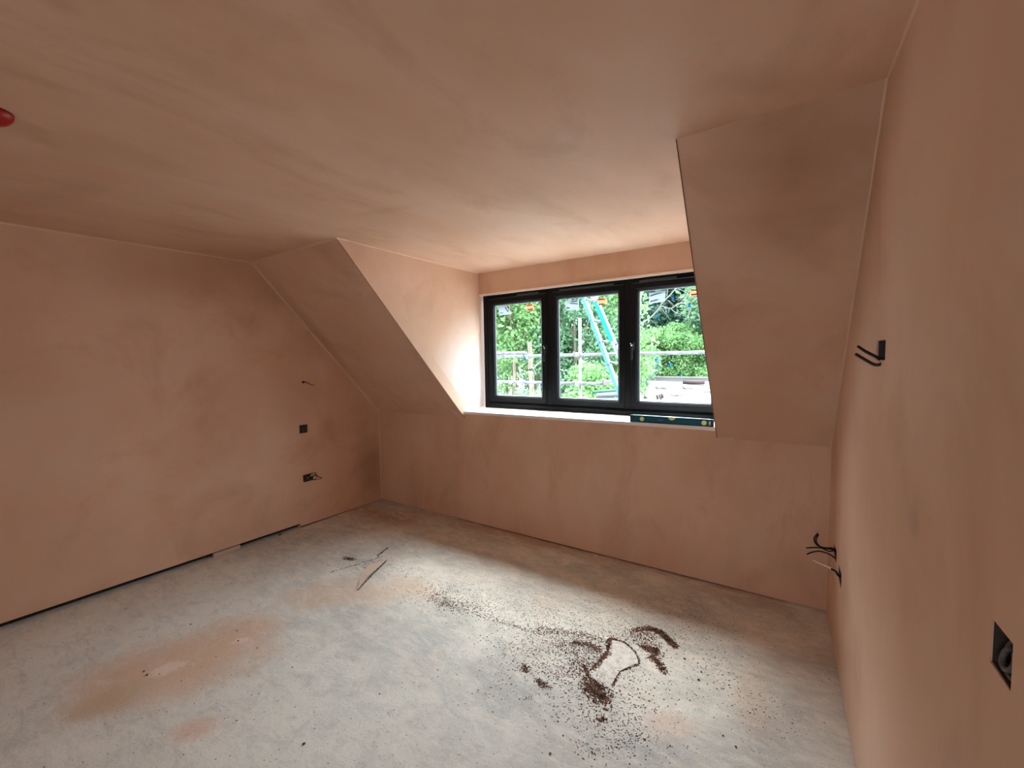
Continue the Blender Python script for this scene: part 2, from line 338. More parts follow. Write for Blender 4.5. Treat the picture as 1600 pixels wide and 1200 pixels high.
# rear wall behind the camera
bm = bmesh.new()
for lo, hi in (((-.25, 0), (2.75, H+.05)), ((3.65, 0), (4.3, H+.05)), ((2.75, 0), (3.65, 1.05)), ((2.75, 2.05), (3.65, H+.05))): add_box(bm, (lo[0], YREAR-.12, lo[1]), (hi[0], YREAR, hi[1]))
struct(from_bm('wall_rear', bm, M_slope), 'pink plastered wall behind the viewpoint')
bm = bmesh.new()
for lo, hi in (((2.75, 1.05), (3.65, 1.10)), ((2.75, 2.0), (3.65, 2.05)), ((2.75, 1.10), (2.80, 2.0)), ((3.60, 1.10), (3.65, 2.0))): add_box(bm, (lo[0], YREAR-.09, lo[1]), (hi[0], YREAR-.03, hi[1]))
struct(from_bm('window_fill', bm, M_frame), 'added unseen window behind the viewpoint for fill light')  # unseen opening, added to bring fill light towards the window wall

# window wall (low), with raised middle under the sill
bm = bmesh.new(); add_prism(bm, [(-.2, 0, .010), (4.1, 0, .010), (4.1, 0, kh(4.1)), (-.2, 0, kh(-.2))], (0, .10, 0))
add_prism(bm, [(D1B, 0, kh(D1B)-.0005), (D2B, 0, kh(D2B)-.0005), (D2B, 0, HS2-.003), (D1B, 0, HS1-.003)], (0, .10, 0))
struct(from_bm('wall_back', bm, M_back), 'low pink plastered wall below the window')
struct(box('wall_below_window', (D1W-.1, .10, -.1), (D2W+.1, .50, 1.012), M_back))
# sill
b = [(D1B+.001, -.004, HS1), (D2B, -.004, HS2), (D2W+.02, YW+.02, 1.0405), (D1W, YW+.02, 1.0315)]
struct(prism('trim_1', b, (0, 0, -.022), M_sill), 'narrow white window sill')

# slopes
def slope(name, xa_b, xb_b, xa_t, xb_t, ya, yb, ka, kb, ext_left, ext_right):
    A = Vector((xa_b, 0, ka)); B = Vector((xb_b, 0, kb)); C = Vector((xb_t, -yb, H)); D = Vector((xa_t, -ya, H))
    u1 = (D-A)*.06; u2 = (C-B)*.06; w = Vector((.15, 0, 0))
    A2 = A-u1; B2 = B-u2; C2 = C+u2; D2 = D+u1
    if ext_left: A2 -= w; D2 -= w
    if ext_right: B2 += w; C2 += w
    n = (B-A).cross(D-A).normalized()
    if n.z < 0: n = -n
    return struct(prism(name, [A2, B2, C2, D2], n*.10, M_slope))
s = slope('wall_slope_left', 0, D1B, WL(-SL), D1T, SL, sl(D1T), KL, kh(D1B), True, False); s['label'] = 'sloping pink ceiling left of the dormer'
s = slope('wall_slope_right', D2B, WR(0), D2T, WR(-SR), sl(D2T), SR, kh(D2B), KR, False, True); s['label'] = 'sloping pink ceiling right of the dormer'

# cheeks
def cheek(name, bx, tx, wx, yt, kb, sign):
    pts = [(bx, 0, kb), (tx, -yt, H+.02), (wx, .46, H+.02), (wx, .46, .95), (bx, .02, .95)]
    bm = bmesh.new(); add_prism(bm, pts, (sign*.10, 0, 0)); bmesh.ops.triangulate(bm, faces=[f for f in bm.faces if len(f.verts) > 4])
    return struct(from_bm(name, bm, M_cheek))
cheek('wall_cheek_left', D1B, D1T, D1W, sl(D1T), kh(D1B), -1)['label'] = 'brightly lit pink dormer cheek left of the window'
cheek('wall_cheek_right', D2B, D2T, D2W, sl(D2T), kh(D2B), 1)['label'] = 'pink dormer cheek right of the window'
# lintel
struct(box('wall_lintel', (D1W-.02, .350, 2.147), (D2W+.02, .46, H+.03), M_back), 'pink plastered lintel above the window')

struct(box('trim_12', (D1W, .346, 2.131), (D2W, .386, 2.1475), mat('bead_white', (.86, .74, .65), .5)), 'pale plaster bead under the lintel')
# seams: thin plaster fillets in the internal corners and metal beads on the edges
def strip(name, A, B, n1, n2, w, m):
    A, B, n1, n2 = map(Vector, (A, B, n1, n2)); n1.normalize(); n2.normalize()
    bm = bmesh.new(); N = 40
    prev = None
    for i in range(N+1):
        p = A.lerp(B, i/N); ww = w*(.8+.4*rnd.random())
        c = [bm.verts.new(p-(n1+n2)*.002), bm.verts.new(p+n1*ww), bm.verts.new(p+(n1+n2)*ww*.32), bm.verts.new(p+n2*ww)]
        if prev:
            for k in range(4): bm.faces.new([prev[k], prev[(k+1) % 4], c[(k+1) % 4], c[k]])
        else: bm.faces.new(c)
        prev = c
    bm.faces.new(prev[::-1]); return struct(from_bm(name, bm, m))
sv = Vector((0, -SL, H-KL)).normalized()
strip('trim_2', (WL(-4.9), -4.9, H), (WL(-SL), -SL, H), (1, 0, 0), (0, 0, -1), .009, M_seam)
strip('trim_3', (WL(-SL), -SL, H), (D1T, -sl(D1T), H), (0, -1, 0), -sv, .012, M_seam)
strip('trim_4', (0, 0, KL), (WL(-SL), -SL, H), (1, 0, 0), Vector((0, -(H-KL), -SL)), .012, M_seam)
strip('trim_5', (D1T, -sl(D1T), H), (D1W, .35, H), (1, 0, 0), (0, 0, -1), .010, M_seam)
strip('trim_6', (0, 0, 0.01), (0, 0, KL), (1, 0, 0), (0, -1, 0), .007, M_seam)
strip('trim_7', (WR(0), 0, KR), (WR(-SR), -SR, H), (-1, 0, 0), Vector((0, -(H-KL), -SR)), .006, M_seam)
strip('trim_8', (WR(-SR), -SR, H), (WR(-4.9), -4.9, H), (-1, 0, 0), (0, 0, -1), .006, M_seam)
for nm, A, B in (('trim_10', (D1B, -.0, kh(D1B)), (D1T, -sl(D1T), H-.002)), ('trim_11', (D2B, 0, kh(D2B)), (D2T, -sl(D2T), H-.002))):
    struct(tube(nm, [A, B], .0022, M_bead, seg=6))

# ---------------------------------------------------------------- window
win = empty('window_1', (2.24, .42, 1.03)); struct(win, 'black three-pane casement window in the dormer')
GX = [(1.273, 1.802), (1.968, 2.522), (2.686, 3.225)]; GZ = (1.152, 2.036)
OX0, OX1, OZ0, OZ1 = 1.150, 3.342, 1.030, 2.160
def ring(bm, x0, x1, z0, z1, w, ya, yb, bev=.004):
    # mitred rectangular ring with a chamfered inner lip
    o_ = [(x0, z0), (x1, z0), (x1, z1), (x0, z1)]; i_ = [(x0+w, z0+w), (x1-w, z0+w), (x1-w, z1-w), (x0+w, z1-w)]
    lip = [(x0+w*.72, z0+w*.72), (x1-w*.72, z0+w*.72), (x1-w*.72, z1-w*.72), (x0+w*.72, z1-w*.72)]
    oc = [(x0+bev, z0+bev), (x1-bev, z0+bev), (x1-bev, z1-bev), (x0+bev, z1-bev)]
    loops = [(o_, yb), (o_, ya+bev), (oc, ya), (lip, ya), (i_, ya+.012), (i_, yb)]
    vs = [[bm.verts.new((x, y, z)) for x, z in l] for l, y in loops]
    for a in range(len(vs)):
        b = (a+1) % len(vs)
        for k in range(4): bm.faces.new([vs[a][k], vs[a][(k+1) % 4], vs[b][(k+1) % 4], vs[b][k]])
bm = bmesh.new(); ring(bm, OX0, OX1, OZ0, OZ1, .062, YW, YW+.07); from_bm('window_frame', bm, M_frame, win)
for xa, xb in ((GX[0][1], GX[1][0]), (GX[1][1], GX[2][0])):
    c_ = (xa+xb)/2; box('mullion', (c_-.034, YW+.001, OZ0+.058), (c_+.034, YW+.069, OZ1-.058), M_frame, win, .004)
panes = []
for i, (xa, xb) in enumerate(GX):
    w = .056; bm = bmesh.new(); ring(bm, xa-w, xb+w, GZ[0]-w, GZ[1]+w, w, YW-.012, YW+.045, .004)
    from_bm('sash', bm, M_frame, win)
    bm = bmesh.new(); ring(bm, xa-.001, xb+.001, GZ[0]-.001, GZ[1]+.001, .009, YW+.020, YW+.036, .001); sp = from_bm('glazing_spacer', bm, M_alu, win)
    panes.append(box('pane', (xa-.002, YW+.012, GZ[0]-.002), (xb+.002, YW+.016, GZ[1]+.002), M_glass, win))
# outer sill nose and trickle-vent strips along the head
for xa, xb in ((1.56, 1.79), (2.0, 2.49), (2.70, 2.98)):
    box('vent_strip', (xa, YW-.018, 2.098), (xb, YW-.010, 2.110), mat('vent_grey', (.05, .052, .055), .35), win, .002)
# handles
def handle(x, z):
    h = box('handle', (x-.011, YW-.026, z-.035), (x+.011, YW-.011, z+.035), M_black, win, .004)
    bm = bmesh.new(); add_tube(bm, smooth_path([(x, YW-.024, z+.012), (x, YW-.045, z+.008), (x, YW-.052, z-.02), (x-.002, YW-.052, z-.11)]), .008, 10)
    from_bm('lever', bm, M_black, h, True)
    bm = bmesh.new(); add_tube(bm, [(x, YW-.054, z+.006), (x, YW-.058, z+.006)], .0055, 12); from_bm('key_button', bm, M_chrome, h, True)
    tube('release_tab', [(x-.012, YW-.045, z+.026), (x-.004, YW-.050, z+.008)], .003, M_chrome, h, 6)
handle(at_y(987, 541, YW-.05).x, at_y(987, 541, YW-.05).z)
handle(at_y(851, 545, YW-.05).x, at_y(851, 545, YW-.05).z)

# stickers on the panes
M_lab = mat('label_white', (.80, .84, .88), .5); M_lab2 = mat('label_print', (.30, .33, .42), .5); M_or = mat('label_red', (.85, .16, .06), .5); M_ora = mat('label_orange', (.95, .80, .65), .5)
def backlit(m, col):
    tn = m.node_tree; tl = tn.nodes.new('ShaderNodeBsdfTranslucent'); tl.inputs[0].default_value = (*col, 1); mx = tn.nodes.new('ShaderNodeMixShader'); mx.inputs[0].default_value = .45
    tn.links.new(tn.nodes['Principled BSDF'].outputs[0], mx.inputs[1]); tn.links.new(tl.outputs[0], mx.inputs[2]); tn.links.new(mx.outputs[0], tn.nodes['Material Output'].inputs[0])
backlit(M_lab, (.5, .56, .62)); backlit(M_lab2, (.16, .18, .26)); backlit(M_or, (.55, .10, .05)); backlit(M_ora, (.75, .55, .38))
M_blue = mat('blue_spot', (.01, .30, .62), .4); M_dkb = mat('dark_spot', (.02, .06, .09), .4); backlit(M_blue, (.03, .34, .60))
YG = YW+.018
def flat(name, pxs, y, m, parent, th=.0015):
    return prism(name, [at_y(x_, y_, y) for x_, y_ in pxs], (0, th, 0), m, parent)
def sticker(pane, quad, bars, m, mb, spots=()):
    s_ = flat('sticker', quad, YG, m, pane); me_bm = bmesh.new(); me_bm.from_mesh(s_.data)
    s_.data.materials.append(mb); n0 = len(me_bm.faces)
    for bq in bars:
        pts = [at_y(x_, y_, YG-.0008) for x_, y_ in bq]; fs = len(me_bm.faces); add_prism(me_bm, pts, (0, .0006, 0))
    me_bm.faces.ensure_lookup_table()
    for f in me_bm.faces[n0:]: f.material_index = 1
    bmesh.ops.recalc_face_normals(me_bm, faces=me_bm.faces); me_bm.to_mesh(s_.data); me_bm.free(); return s_
sticker(panes[0], [(779, 478), (790, 477), (799, 491), (780, 493)], [[(788.5, 480), (790.5, 480), (795, 487), (793, 487.5)], [(781, 488.6), (786, 488.2), (786, 489.4), (781, 489.8)]], M_lab, M_lab2)
sticker(panes[0], [(821, 477), (833, 474.5), (835, 484), (823, 486.5)], [[(823, 477.3), (831, 475.5), (831.3, 477.4), (823.4, 479)], [(824, 483.3), (832.5, 481.8), (832.8, 484), (824.4, 485.4)]], M_ora, M_or)
sticker(panes[1], [(883, 470), (904, 468.5), (905, 484), (884, 485)], [[(892, 470.5), (902, 470), (902, 471.5), (892, 472)], [(891, 473), (903, 474), (903, 475.8), (891, 474.6)], [(885, 480.5), (890, 480), (890, 482), (885, 482.5)]], M_lab, M_lab2)
sticker(panes[1], [(932, 467), (948, 466), (949, 475), (934, 477)], [[(934, 467.3), (946, 466.5), (946, 468.4), (934, 469.3)], [(935.5, 474.6), (944, 473.8), (944, 476.2), (935.5, 477)]], M_ora, M_or)
sticker(panes[2], [(1014, 458), (1040, 454), (1039, 471), (1014, 475)], [[(1016, 461.5), (1030, 457), (1036, 456.6), (1016, 463.5)], [(1016, 470.5), (1028, 467), (1028, 468.8), (1016, 472.3)]], M_lab, M_lab2)
sticker(panes[2], [(1077, 453), (1098, 450.5), (1099, 461), (1078, 463)], [[(1080, 452.8), (1096, 451), (1096, 453), (1080, 454.8)], [(1080, 459.3), (1096, 457.5), (1096, 460), (1080, 461.8)]], M_ora, M_or)
def spot(pane, px, py, r, m, name='blue_spot'):
    p = at_y(px, py, YG); bm = bmesh.new(); bmesh.ops.create_circle(bm, cap_ends=True, radius=r, segments=9)
    for v in bm.verts: v.co = Vector((v.co.x*rnd.uniform(.8, 1.15), -.0006 if False else 0, v.co.y*rnd.uniform(.8, 1.3))) + p
    r_ = bmesh.ops.extrude_face_region(bm, geom=list(bm.faces)); bmesh.ops.translate(bm, verts=[v for v in r_['geom'] if isinstance(v, bmesh.types.BMVert)], vec=(0, -.004, 0))
    from_bm(name, bm, m, pane)
for px, py, r in ((1051, 466, .0085), (1077, 478, .009), (1026, 494, .008), (1025, 562, .009), (1048, 570, .009), (1104, 566, .006), (1064, 587, .006)): spot(panes[2], px, py, r*1.25, M_blue)
for px, py, r in ((877, 539, .005), (930, 543, .005), (921, 594, .006), (950, 592, .007), (963, 538, .006)): spot(panes[1], px, py, r, M_dkb, 'dark_spot')
for px, py, r in ((802, 486, .007), (820, 559.5, .013), (803, 604, .007), (822, 600, .007), (822, 538, .005)): spot(panes[0], px, py, r, M_blue if r > .01 else M_dkb, 'blue_spot' if r > .01 else 'dark_spot')

# ---------------------------------------------------------------- spirit level on the sill
lvA = at_y(985, 658.5, .02); lvB = at_y(1117.5, 667, .02)
L = 3.294-lvA.x
lev = empty('spirit_level', (lvA.x, .012, 1.0455)); tag(lev, 'teal spirit level with yellow vials lying on the white window sill', 'spirit level')
M_teal = mat('teal_paint', (.004, .085, .145), .35); M_tealL = mat('teal_edge', (.25, .42, .42), .35); M_vial = mat('vial_yellow', (.75, .85, .45), .3); M_capb = mat('level_cap', (.01, .02, .035), .5)
x0, y0, z0 = lev.location; hh = .050; tilt = 0
bm = bmesh.new()
prof = [(0, 0), (.024, 0), (.024, .006), (.019, .009), (.019, .041), (.024, .044), (.024, .050), (0, .050), (0, .044), (.004, .041), (.004, .009), (0, .006)]
pts = [(x0+.018, y0+a, z0+b_) for a, b_ in prof]; add_prism(bm, pts, (L-.036, 0, 0)); bmesh.ops.triangulate(bm, faces=[f for f in bm.faces if len(f.verts) > 4])
from_bm('body', bm, M_teal, lev)
for z_ in (.050, ): box('top_rail', (x0+.019, y0+.001, z0+z_), (x0+L-.019, y0+.023, z0+z_+.0015), M_tealL, lev)
for xa in (x0, x0+L-.018): box('end_cap', (xa, y0-.001, z0-.0), (xa+.018, y0+.025, z0+.051), M_capb, lev, .002)
def disc(name, cx, cz, rx, rz, m, parent, y, th=.004):
    bm = bmesh.new(); add_prism(bm, [(cx+rx*math.cos(a), y, cz+rz*math.sin(a)) for a in [2*math.pi*k/20 for k in range(20)]], (0, th, 0)); return from_bm(name, bm, m, parent)
for px in (1003, 1100):
    cx = at_y(px, 655, y0).x; v_ = disc('vial', cx, z0+.026, .0155, .0155, M_vial, lev, y0-.001); disc('vial_tube', cx, z0+.026, .004, .014, mat('vial_liquid', (.85, .95, .25), .2), v_, y0-.003, .002)
cx = at_y(1110, 660, y0).x; disc('hang_hole', cx, z0+.026, .009, .014, mat('hole_pale', (.75, .80, .70), .4), lev, y0+.001)
cx = at_y(1049.5, 650, y0).x
bm = bmesh.new(); add_prism(bm, [(cx+.024*math.cos(a), y0-.001, z0+.052+.022*math.sin(a)) for a in [math.pi+math.pi*k/14 for k in range(15)]], (0, .026, 0)); v_ = from_bm('vial', bm, M_vial, lev)
bm = bmesh.new()
for k in range(3):
    cx = at_y(1028.5+k*2.6, 655, y0).x; add_box(bm, (cx, y0+.002, z0+.021), (cx+.008, y0+.0045, z0+.031))
from_bm('faint_mark', bm, mat('mark_grey', (.10, .19, .26), .4), lev)

# ---------------------------------------------------------------- cables and back boxes
def backbox(name, y0, y1, z0, z1, side, label, cat='socket box', depth=.035, group=None):
    """open metal box sunk in the wall; side -1 = left wall, +1 = right wall"""
    yc = (y0+y1)/2; X = (WR(yc) if side > 0 else WL(yc)); s = side
    root = empty(name, (X, yc, z0)); tag(root, label, cat, group)
    bm = bmesh.new(); t_ = .0015
    add_box(bm, (X+s*depth-.001, y0, z0), (X+s*depth+.001, y1, z1))
    for lo, hi in (((y0, z0), (y1, z0+t_)), ((y0, z1-t_), (y1, z1)), ((y0, z0), (y0+t_, z1)), ((y1-t_, z0), (y1, z1))):
        add_box(bm, (min(X+s*.002, X+s*depth), lo[0], lo[1]), (max(X+s*.002, X+s*depth), hi[0], hi[1]))
    from_bm('box_shell', bm, M_box, root); return root
M_box = mat('box_dark', (.06, .04, .03), .6, .2)
M_tan = mat('tan_sleeve', (.74, .60, .47), .6); M_brown = mat('brown_core', (.10, .045, .025), .5)

# left wall: dark sheets just proud of the skin imitate the shade in the openings
def left_open(name, c, w, h, label, cat, wires):
    X = WL(c.y)
    root = empty(name, (X, c.y, c.z-h/2)); tag(root, label, cat)
    bm = bmesh.new(); add_prism(bm, [(X-.002, c.y-w/2, c.z-h/2), (X-.002, c.y+w/2, c.z-h/2), (X-.002, c.y+w/2, c.z+h/2), (X-.002, c.y-w/2, c.z+h/2)], (.003, 0, 0)); from_bm('recess_shade', bm, M_dark, root)
    bm = bmesh.new()
    for a, b_ in (((-w/2, -h/2), (w/2, -h/2+.004)), ((-w/2, h/2-.004), (w/2, h/2)), ((-w/2, -h/2), (-w/2+.004, h/2)), ((w/2-.004, -h/2), (w/2, h/2))):
        add_box(bm, (X, c.y+a[0], c.z+a[1]), (X+.004, c.y+b_[0], c.z+b_[1]))
    from_bm('box_rim', bm, M_box, root)
    for nm, pts, r, m in wires: tube(nm, [(X+a, c.y+b_, c.z+d) for a, b_, d in pts], r, m, root, 8)
    return root
c1 = at_x(474, 670, WL(-.85)); c2 = at_x(484, 745.5, WL(-.8)); c3 = at_x(473.5, 597, WL(-.83))
left_open('switch_box', c1, .075, .075, 'small square recessed back box with coiled wires on the left wall', 'back box',
          [('cable', [(0, -.02, .02), (.012, .02, .025), (.016, .02, -.01), (.01, -.015, -.02), (.014, -.02, .01)], .003, M_brown), ('cable', [(0, .0, -.02), (.014, -.01, .0), (.016, .01, .01), (.008, .02, -.02)], .0025, M_grey)])
left_open('socket_box', c2, .125, .065, 'low double recessed back box with tangled cable tails on the left wall', 'back box',
          [('cable', [(0, -.05, -.02), (.03, -.02, .01), (.04, .0, .035), (.03, .01, .0)], .0035, M_brown), ('cable', [(0, .03, .02), (.05, .05, .0), (.06, .085, -.02)], .0035, M_brown),
           ('cable', [(0, -.04, .02), (.03, -.03, -.01), (.05, .02, -.022), (.06, .08, -.024)], .003, M_grey), ('cable', [(0, -.02, 0), (.035, .0, .02), (.05, .02, .04), (.04, -.02, .025)], .003, M_tan),
           ('cable', [(0, .01, -.02), (.04, .03, .02), (.05, .05, .005)], .003, M_brown)])
root = empty('wire_tail', (WL(c3.y), c3.y, c3.z)); tag(root, 'thin cable tail curling from a small hole high on the left wall', 'cable')
tube('cable', [(WL(c3.y)-.003, c3.y, c3.z), (.02, c3.y+.015, c3.z-.005), (.035, c3.y+.04, c3.z-.025), (.04, c3.y+.075, c3.z-.030)], [.005, .002], M_brown, root, 8)
bm = bmesh.new(); bmesh.ops.create_uvsphere(bm, u_segments=12, v_segments=8, radius=.012)
for v in bm.verts: v.co.x *= .3; v.co += Vector((WL(c3.y), c3.y, c3.z))
from_bm('hole_edge', bm, M_dark, root)

# right wall
r = backbox('wall_light_box', *RH[0], 1, 'dark box opening with two cut cable ends high on the right wall', 'back box')
X = WR(-1.29)
def on_right(px, py, y): return at_y(px, py, y)
for pth in ([(1378, 562, -1.275), (1366, 556, -1.25), (1352, 549, -1.22), (1341, 541.5, -1.19)], [(1381, 567, -1.30), (1368, 570, -1.27), (1355, 564, -1.235), (1337.5, 553.5, -1.19)]):
    tube('cable', [(X+.03, pth[0][2], 1.507)] + [on_right(*a) for a in pth], .0048, M_black, r, 10)
r = backbox('socket_box', *RH[1], 1, 'low dark box opening with four black cable ends near the corner of the right wall', 'back box')
X = WR(-.3)
for pth in ([(1302, 857, -.30), (1290, 856, -.29), (1277, 852, -.27), (1272, 842, -.26), (1278, 833, -.25)], [(1302, 859, -.30), (1288, 857, -.29), (1275, 855.5, -.27), (1260, 856, -.25)],
            [(1304, 861, -.32), (1294, 861, -.30), (1280, 853, -.28), (1275, 844, -.27), (1279, 835, -.26)], [(1307, 873, -.34), (1296, 866, -.32), (1282, 861.5, -.30), (1270, 862.5, -.28), (1261, 866, -.26)]):
    tube('cable', [(X+.03, pth[0][2], .48)] + [on_right(*a) for a in pth], .0036, M_black, r, 8)
r = backbox('socket_box', *RH[2], 1, 'lower dark box opening with a single tan-sleeved cable on the right wall', 'back box')
P = [(1311, 900, -.51), (1306, 893, -.49), (1299, 889, -.47), (1294, 886, -.46), (1284, 882, -.44), (1270, 875.5, -.42)]
tube('cable', [(WR(-.5)+.03, -.51, .45)] + [on_right(*a) for a in P[:4]], .005, M_black, r, 8)
tube('sleeve', [on_right(*a) for a in P[2:]], [.0065, .002], M_tan, r, 8)
r = backbox('switch_box', *RH[3], 1, 'rectangular cut-out with a coiled grey cable at the right edge of the right wall', 'back box', depth=.045)
yc, zc = (RH[3][0]+RH[3][1])/2, (RH[3][2]+RH[3][3])/2; X = WR(yc)
for k, (rr, dx) in enumerate(((.026, .012), (.020, .020), (.015, .006))):
    pts = [(X+dx+.004*math.sin(a), yc-.006+rr*math.cos(a), zc-.004+rr*.9*math.sin(a)) for a in [2*math.pi*j/16+k for j in range(15)]]
    tube('cable', pts, .0035, (M_grey, mat('dusty_cable', (.22, .17, .12), .7), M_grey)[k], r, 8, 3)

# red dome cap on the ceiling at the left edge
c = at_z(-17, 173, 2.348)
root = bmesh.new(); bmesh.ops.create_uvsphere(root, u_segments=24, v_segments=14, radius=.055)
bmesh.ops.delete(root, geom=[v for v in root.verts if v.co.z > .004], context='VERTS')
for v in root.verts: v.co.z *= .8
o = from_bm('detector_cover', root, mat('red_plastic', (.32, .004, .004), .4), None, True)
sm = o.modifiers.new('wall', 'SOLIDIFY'); sm.thickness = .002
o.location = (c.x, c.y, H-.001); tag(o, 'red plastic dust cap on the ceiling at the left edge', 'dust cap')

# ---------------------------------------------------------------- floor debris
def poly_px(pts, n, spread, size, z=0):
    """n grains along a polyline given by points on the floor"""
    P_ = [fl(*p) for p in pts]; seg = [(P_[i+1]-P_[i]).length for i in range(len(P_)-1)]; T = sum(seg); out = []
    for _ in range(n):
        s = rnd.random()*T; i = 0
        while i < len(seg)-1 and s > seg[i]: s -= seg[i]; i += 1
        p = P_[i].lerp(P_[i+1], s/max(seg[i], 1e-6)); out.append((p.x+rnd.gauss(0, spread), p.y+rnd.gauss(0, spread), size*rnd.uniform(.5, 1.5)))
    return out
def grains(name, pts, m, label, cat, flatz=.6):
    vs, fs = [], []
    base = [Vector((1, 0, 0)), Vector((-.5, .87, 0)), Vector((-.5, -.87, 0)), Vector((.3, .2, 1)), Vector((0, 0, -.4))]
    for x, y, s in pts:
        if not (.02 < x < 3.9 and -5 < y < -.02): continue
        a = rnd.random()*6.28; ca, sa = math.cos(a), math.sin(a); n = len(vs); st = rnd.uniform(.7, 1.6)
        for b_ in base:
            X_, Y_ = b_.x*st*rnd.uniform(.8, 1.2), b_.y; vs.append((x+s*(X_*ca-Y_*sa), y+s*(X_*sa+Y_*ca), max(0.0002, s*flatz*(b_.z+.35))))
        for f in ((0, 1, 3), (1, 2, 3), (2, 0, 3), (1, 0, 4), (2, 1, 4), (0, 2, 4)): fs.append(tuple(n+k for k in f))
    me = bpy.data.meshes.new(name); me.from_pydata(vs, [], fs); o = link(name, me, m); return tag(o, label, cat, kind='stuff')
M_dirt = mat('brown_dirt', (.10, .062, .042), .9); t = NT(M_dirt); t.color(t.ramp(t.noise(40, 2), [(.38, (.05, .028, .018)), (.62, (.22, .105, .06))]))
G = []
G += poly_px([(955, 998), (950, 1010), (952, 1020), (940, 1032), (925, 1048)], 700, .008, .0042)
G += poly_px([(955, 998), (975, 1003), (992, 1018), (998, 1032), (998, 1038), (985, 1043), (968, 1050), (957, 1072)], 420, .003, .0034)
G += poly_px([(912, 1040), (920, 1058)], 120, .005, .0035)
G += poly_px([(1012, 981), (1030, 987), (1045, 1000), (1054, 1010)], 800, .010, .0042)
G += poly_px([(988, 985), (1020, 982)], 260, .010, .0034)
G += poly_px([(1008, 1012), (1027, 1018)], 380, .012, .004)
G += poly_px([(1018, 1025), (1032, 1040), (1037, 1050)], 380, .010, .0038)
G += poly_px([(922, 1068), (942, 1092)], 700, .030, .0042)
G += poly_px([(990, 985), (1012, 1000), (1020, 1025)], 420, .035, .0032)
G += poly_px([(870, 1000), (905, 1020), (925, 1045)], 420, .035, .003)
G += poly_px([(870, 1060), (905, 1035), (920, 1060)], 300, .03, .003)
G += poly_px([(955, 1000), (1015, 990)], 260, .03, .003)
G += poly_px([(840, 983), (900, 990), (945, 1000)], 520, .018, .003)
G += poly_px([(893, 1005), (920, 1006), (945, 1022)], 420, .014, .0034)
G += poly_px([(775, 970), (850, 992)], 160, .010, .003)
G += poly_px([(665, 935), (740, 958), (780, 972)], 160, .012, .003)
G += poly_px([(675, 920), (700, 950)], 120, .03, .003)
G += poly_px([(520, 885), (600, 875), (640, 900)], 260, .05, .0028)
G += poly_px([(675, 925), (700, 945), (760, 950)], 420, .045, .0032)
G += poly_px([(1060, 980), (1120, 1060), (1200, 1120)], 320, .09, .0028)
G += poly_px([(537, 872), (553, 874)], 200, .014, .0035)
G += poly_px([(590, 869), (598, 862), (606, 856)], 110, .005, .0035)
G += poly_px([(604, 876), (590, 890), (572, 908), (559, 922)], 260, .003, .0034)
G += poly_px([(516, 894), (560, 882), (600, 869)], 140, .004, .0028)
G += poly_px([(568, 886), (590, 880)], 60, .02, .003)
G += poly_px([(838, 1063), (855, 1073)], 110, .010, .0035)
G += poly_px([(819, 1040), (822, 1050)], 90, .010, .0035)
G += poly_px([(760, 1075), (860, 1060), (920, 1030)], 180, .10, .0026)
G += poly_px([(800, 1000), (1000, 1090)], 1500, .12, .003)
G += poly_px([(880, 1110), (1010, 1160)], 420, .07, .0026)
G += poly_px([(640, 915), (800, 955), (1050, 1000)], 1500, .11, .0027)
G += poly_px([(905, 1165), (915, 1180), (950, 1170), (1010, 1150)], 90, .012, .003)
G += poly_px([(930, 1125), (950, 1128)], 50, .012, .004)
G += poly_px([(1100, 960), (1200, 1180)], 260, .12, .002)
G += poly_px([(100, 1150), (1150, 1150)], 260, .35, .0026)
G += poly_px([(700, 900), (1000, 960)], 350, .12, .0024)
G += poly_px([(560, 830), (1250, 980)], 300, .06, .0022)
grains('floor_dirt', G, M_dirt, 'brown crumbs and grit scattered over the dusty floor', 'dirt')
G = []
for px, py, s in ((1070, 1030, .008), (1096, 1051, .007), (1092, 1063, .009), (1150, 1168, .007), (860, 1178, .007), (872, 1128, .005), (944, 1108, .007), (955, 1105, .006), (953, 1098, .006), (225, 1050, .008), (230, 1055, .008), (298, 976, .006), (370, 986, .006), (372, 1002, .006), (402, 1013, .005),
                  (593, 1085, .005), (738, 1084, .004), (770, 1113, .004), (457, 1043, .005), (475, 1163, .008), (880, 1150, .005), (1078, 1095, .005), (684, 1047, .004), (1130, 1150, .005), (1000, 1130, .004)):
    p = fl(px, py); bm = bmesh.new(); bmesh.ops.create_icosphere(bm, subdivisions=1, radius=s*.8)
    for v in bm.verts: v.co *= rnd.uniform(.7, 1.25); v.co.z *= .6
    o = from_bm('dirt_crumb', bm, M_dirt); o.location = (p.x, p.y, s*.42); tag(o, 'small dark brown crumb lying loose on the pale dusty floor', 'crumb', 'loose dark crumbs on the floor')
# dried plaster skin patch outlined by dirt, and the torn lifted flap
def slab(name, pxs, m, label, cat, th=.0015, z=.0005):
    pts = [fl(*p) for p in pxs]; pts = [(p.x, p.y, z) for p in pts]
    o = prism(name, pts, (0, 0, th), m); return tag(o, label, cat)
M_skin = mat('dry_skin', (.6, .55, .5), .8); t = NT(M_skin); t.color(t.ramp(t.noise(30, 6, .7), [(.35, (.42, .36, .30)), (.5, (.60, .555, .49)), (.68, (.70, .66, .59))]))
slab('plaster_patch', [(956, 1001), (966, 1002), (984, 1012), (994, 1024), (997, 1036), (984, 1041), (968, 1049), (958, 1066), (948, 1076), (936, 1068), (924, 1056), (922, 1049), (938, 1035), (950, 1022), (953, 1012)], M_skin,
     'pale irregular patch of dried plaster outlined by brown dirt on floor', 'plaster patch')
M_flap = mat('torn_paper', (.66, .52, .41), .8)
P3 = [fl(*p) for p in ((604, 877), (576, 904), (558, 925), (565, 896), (578, 882))]
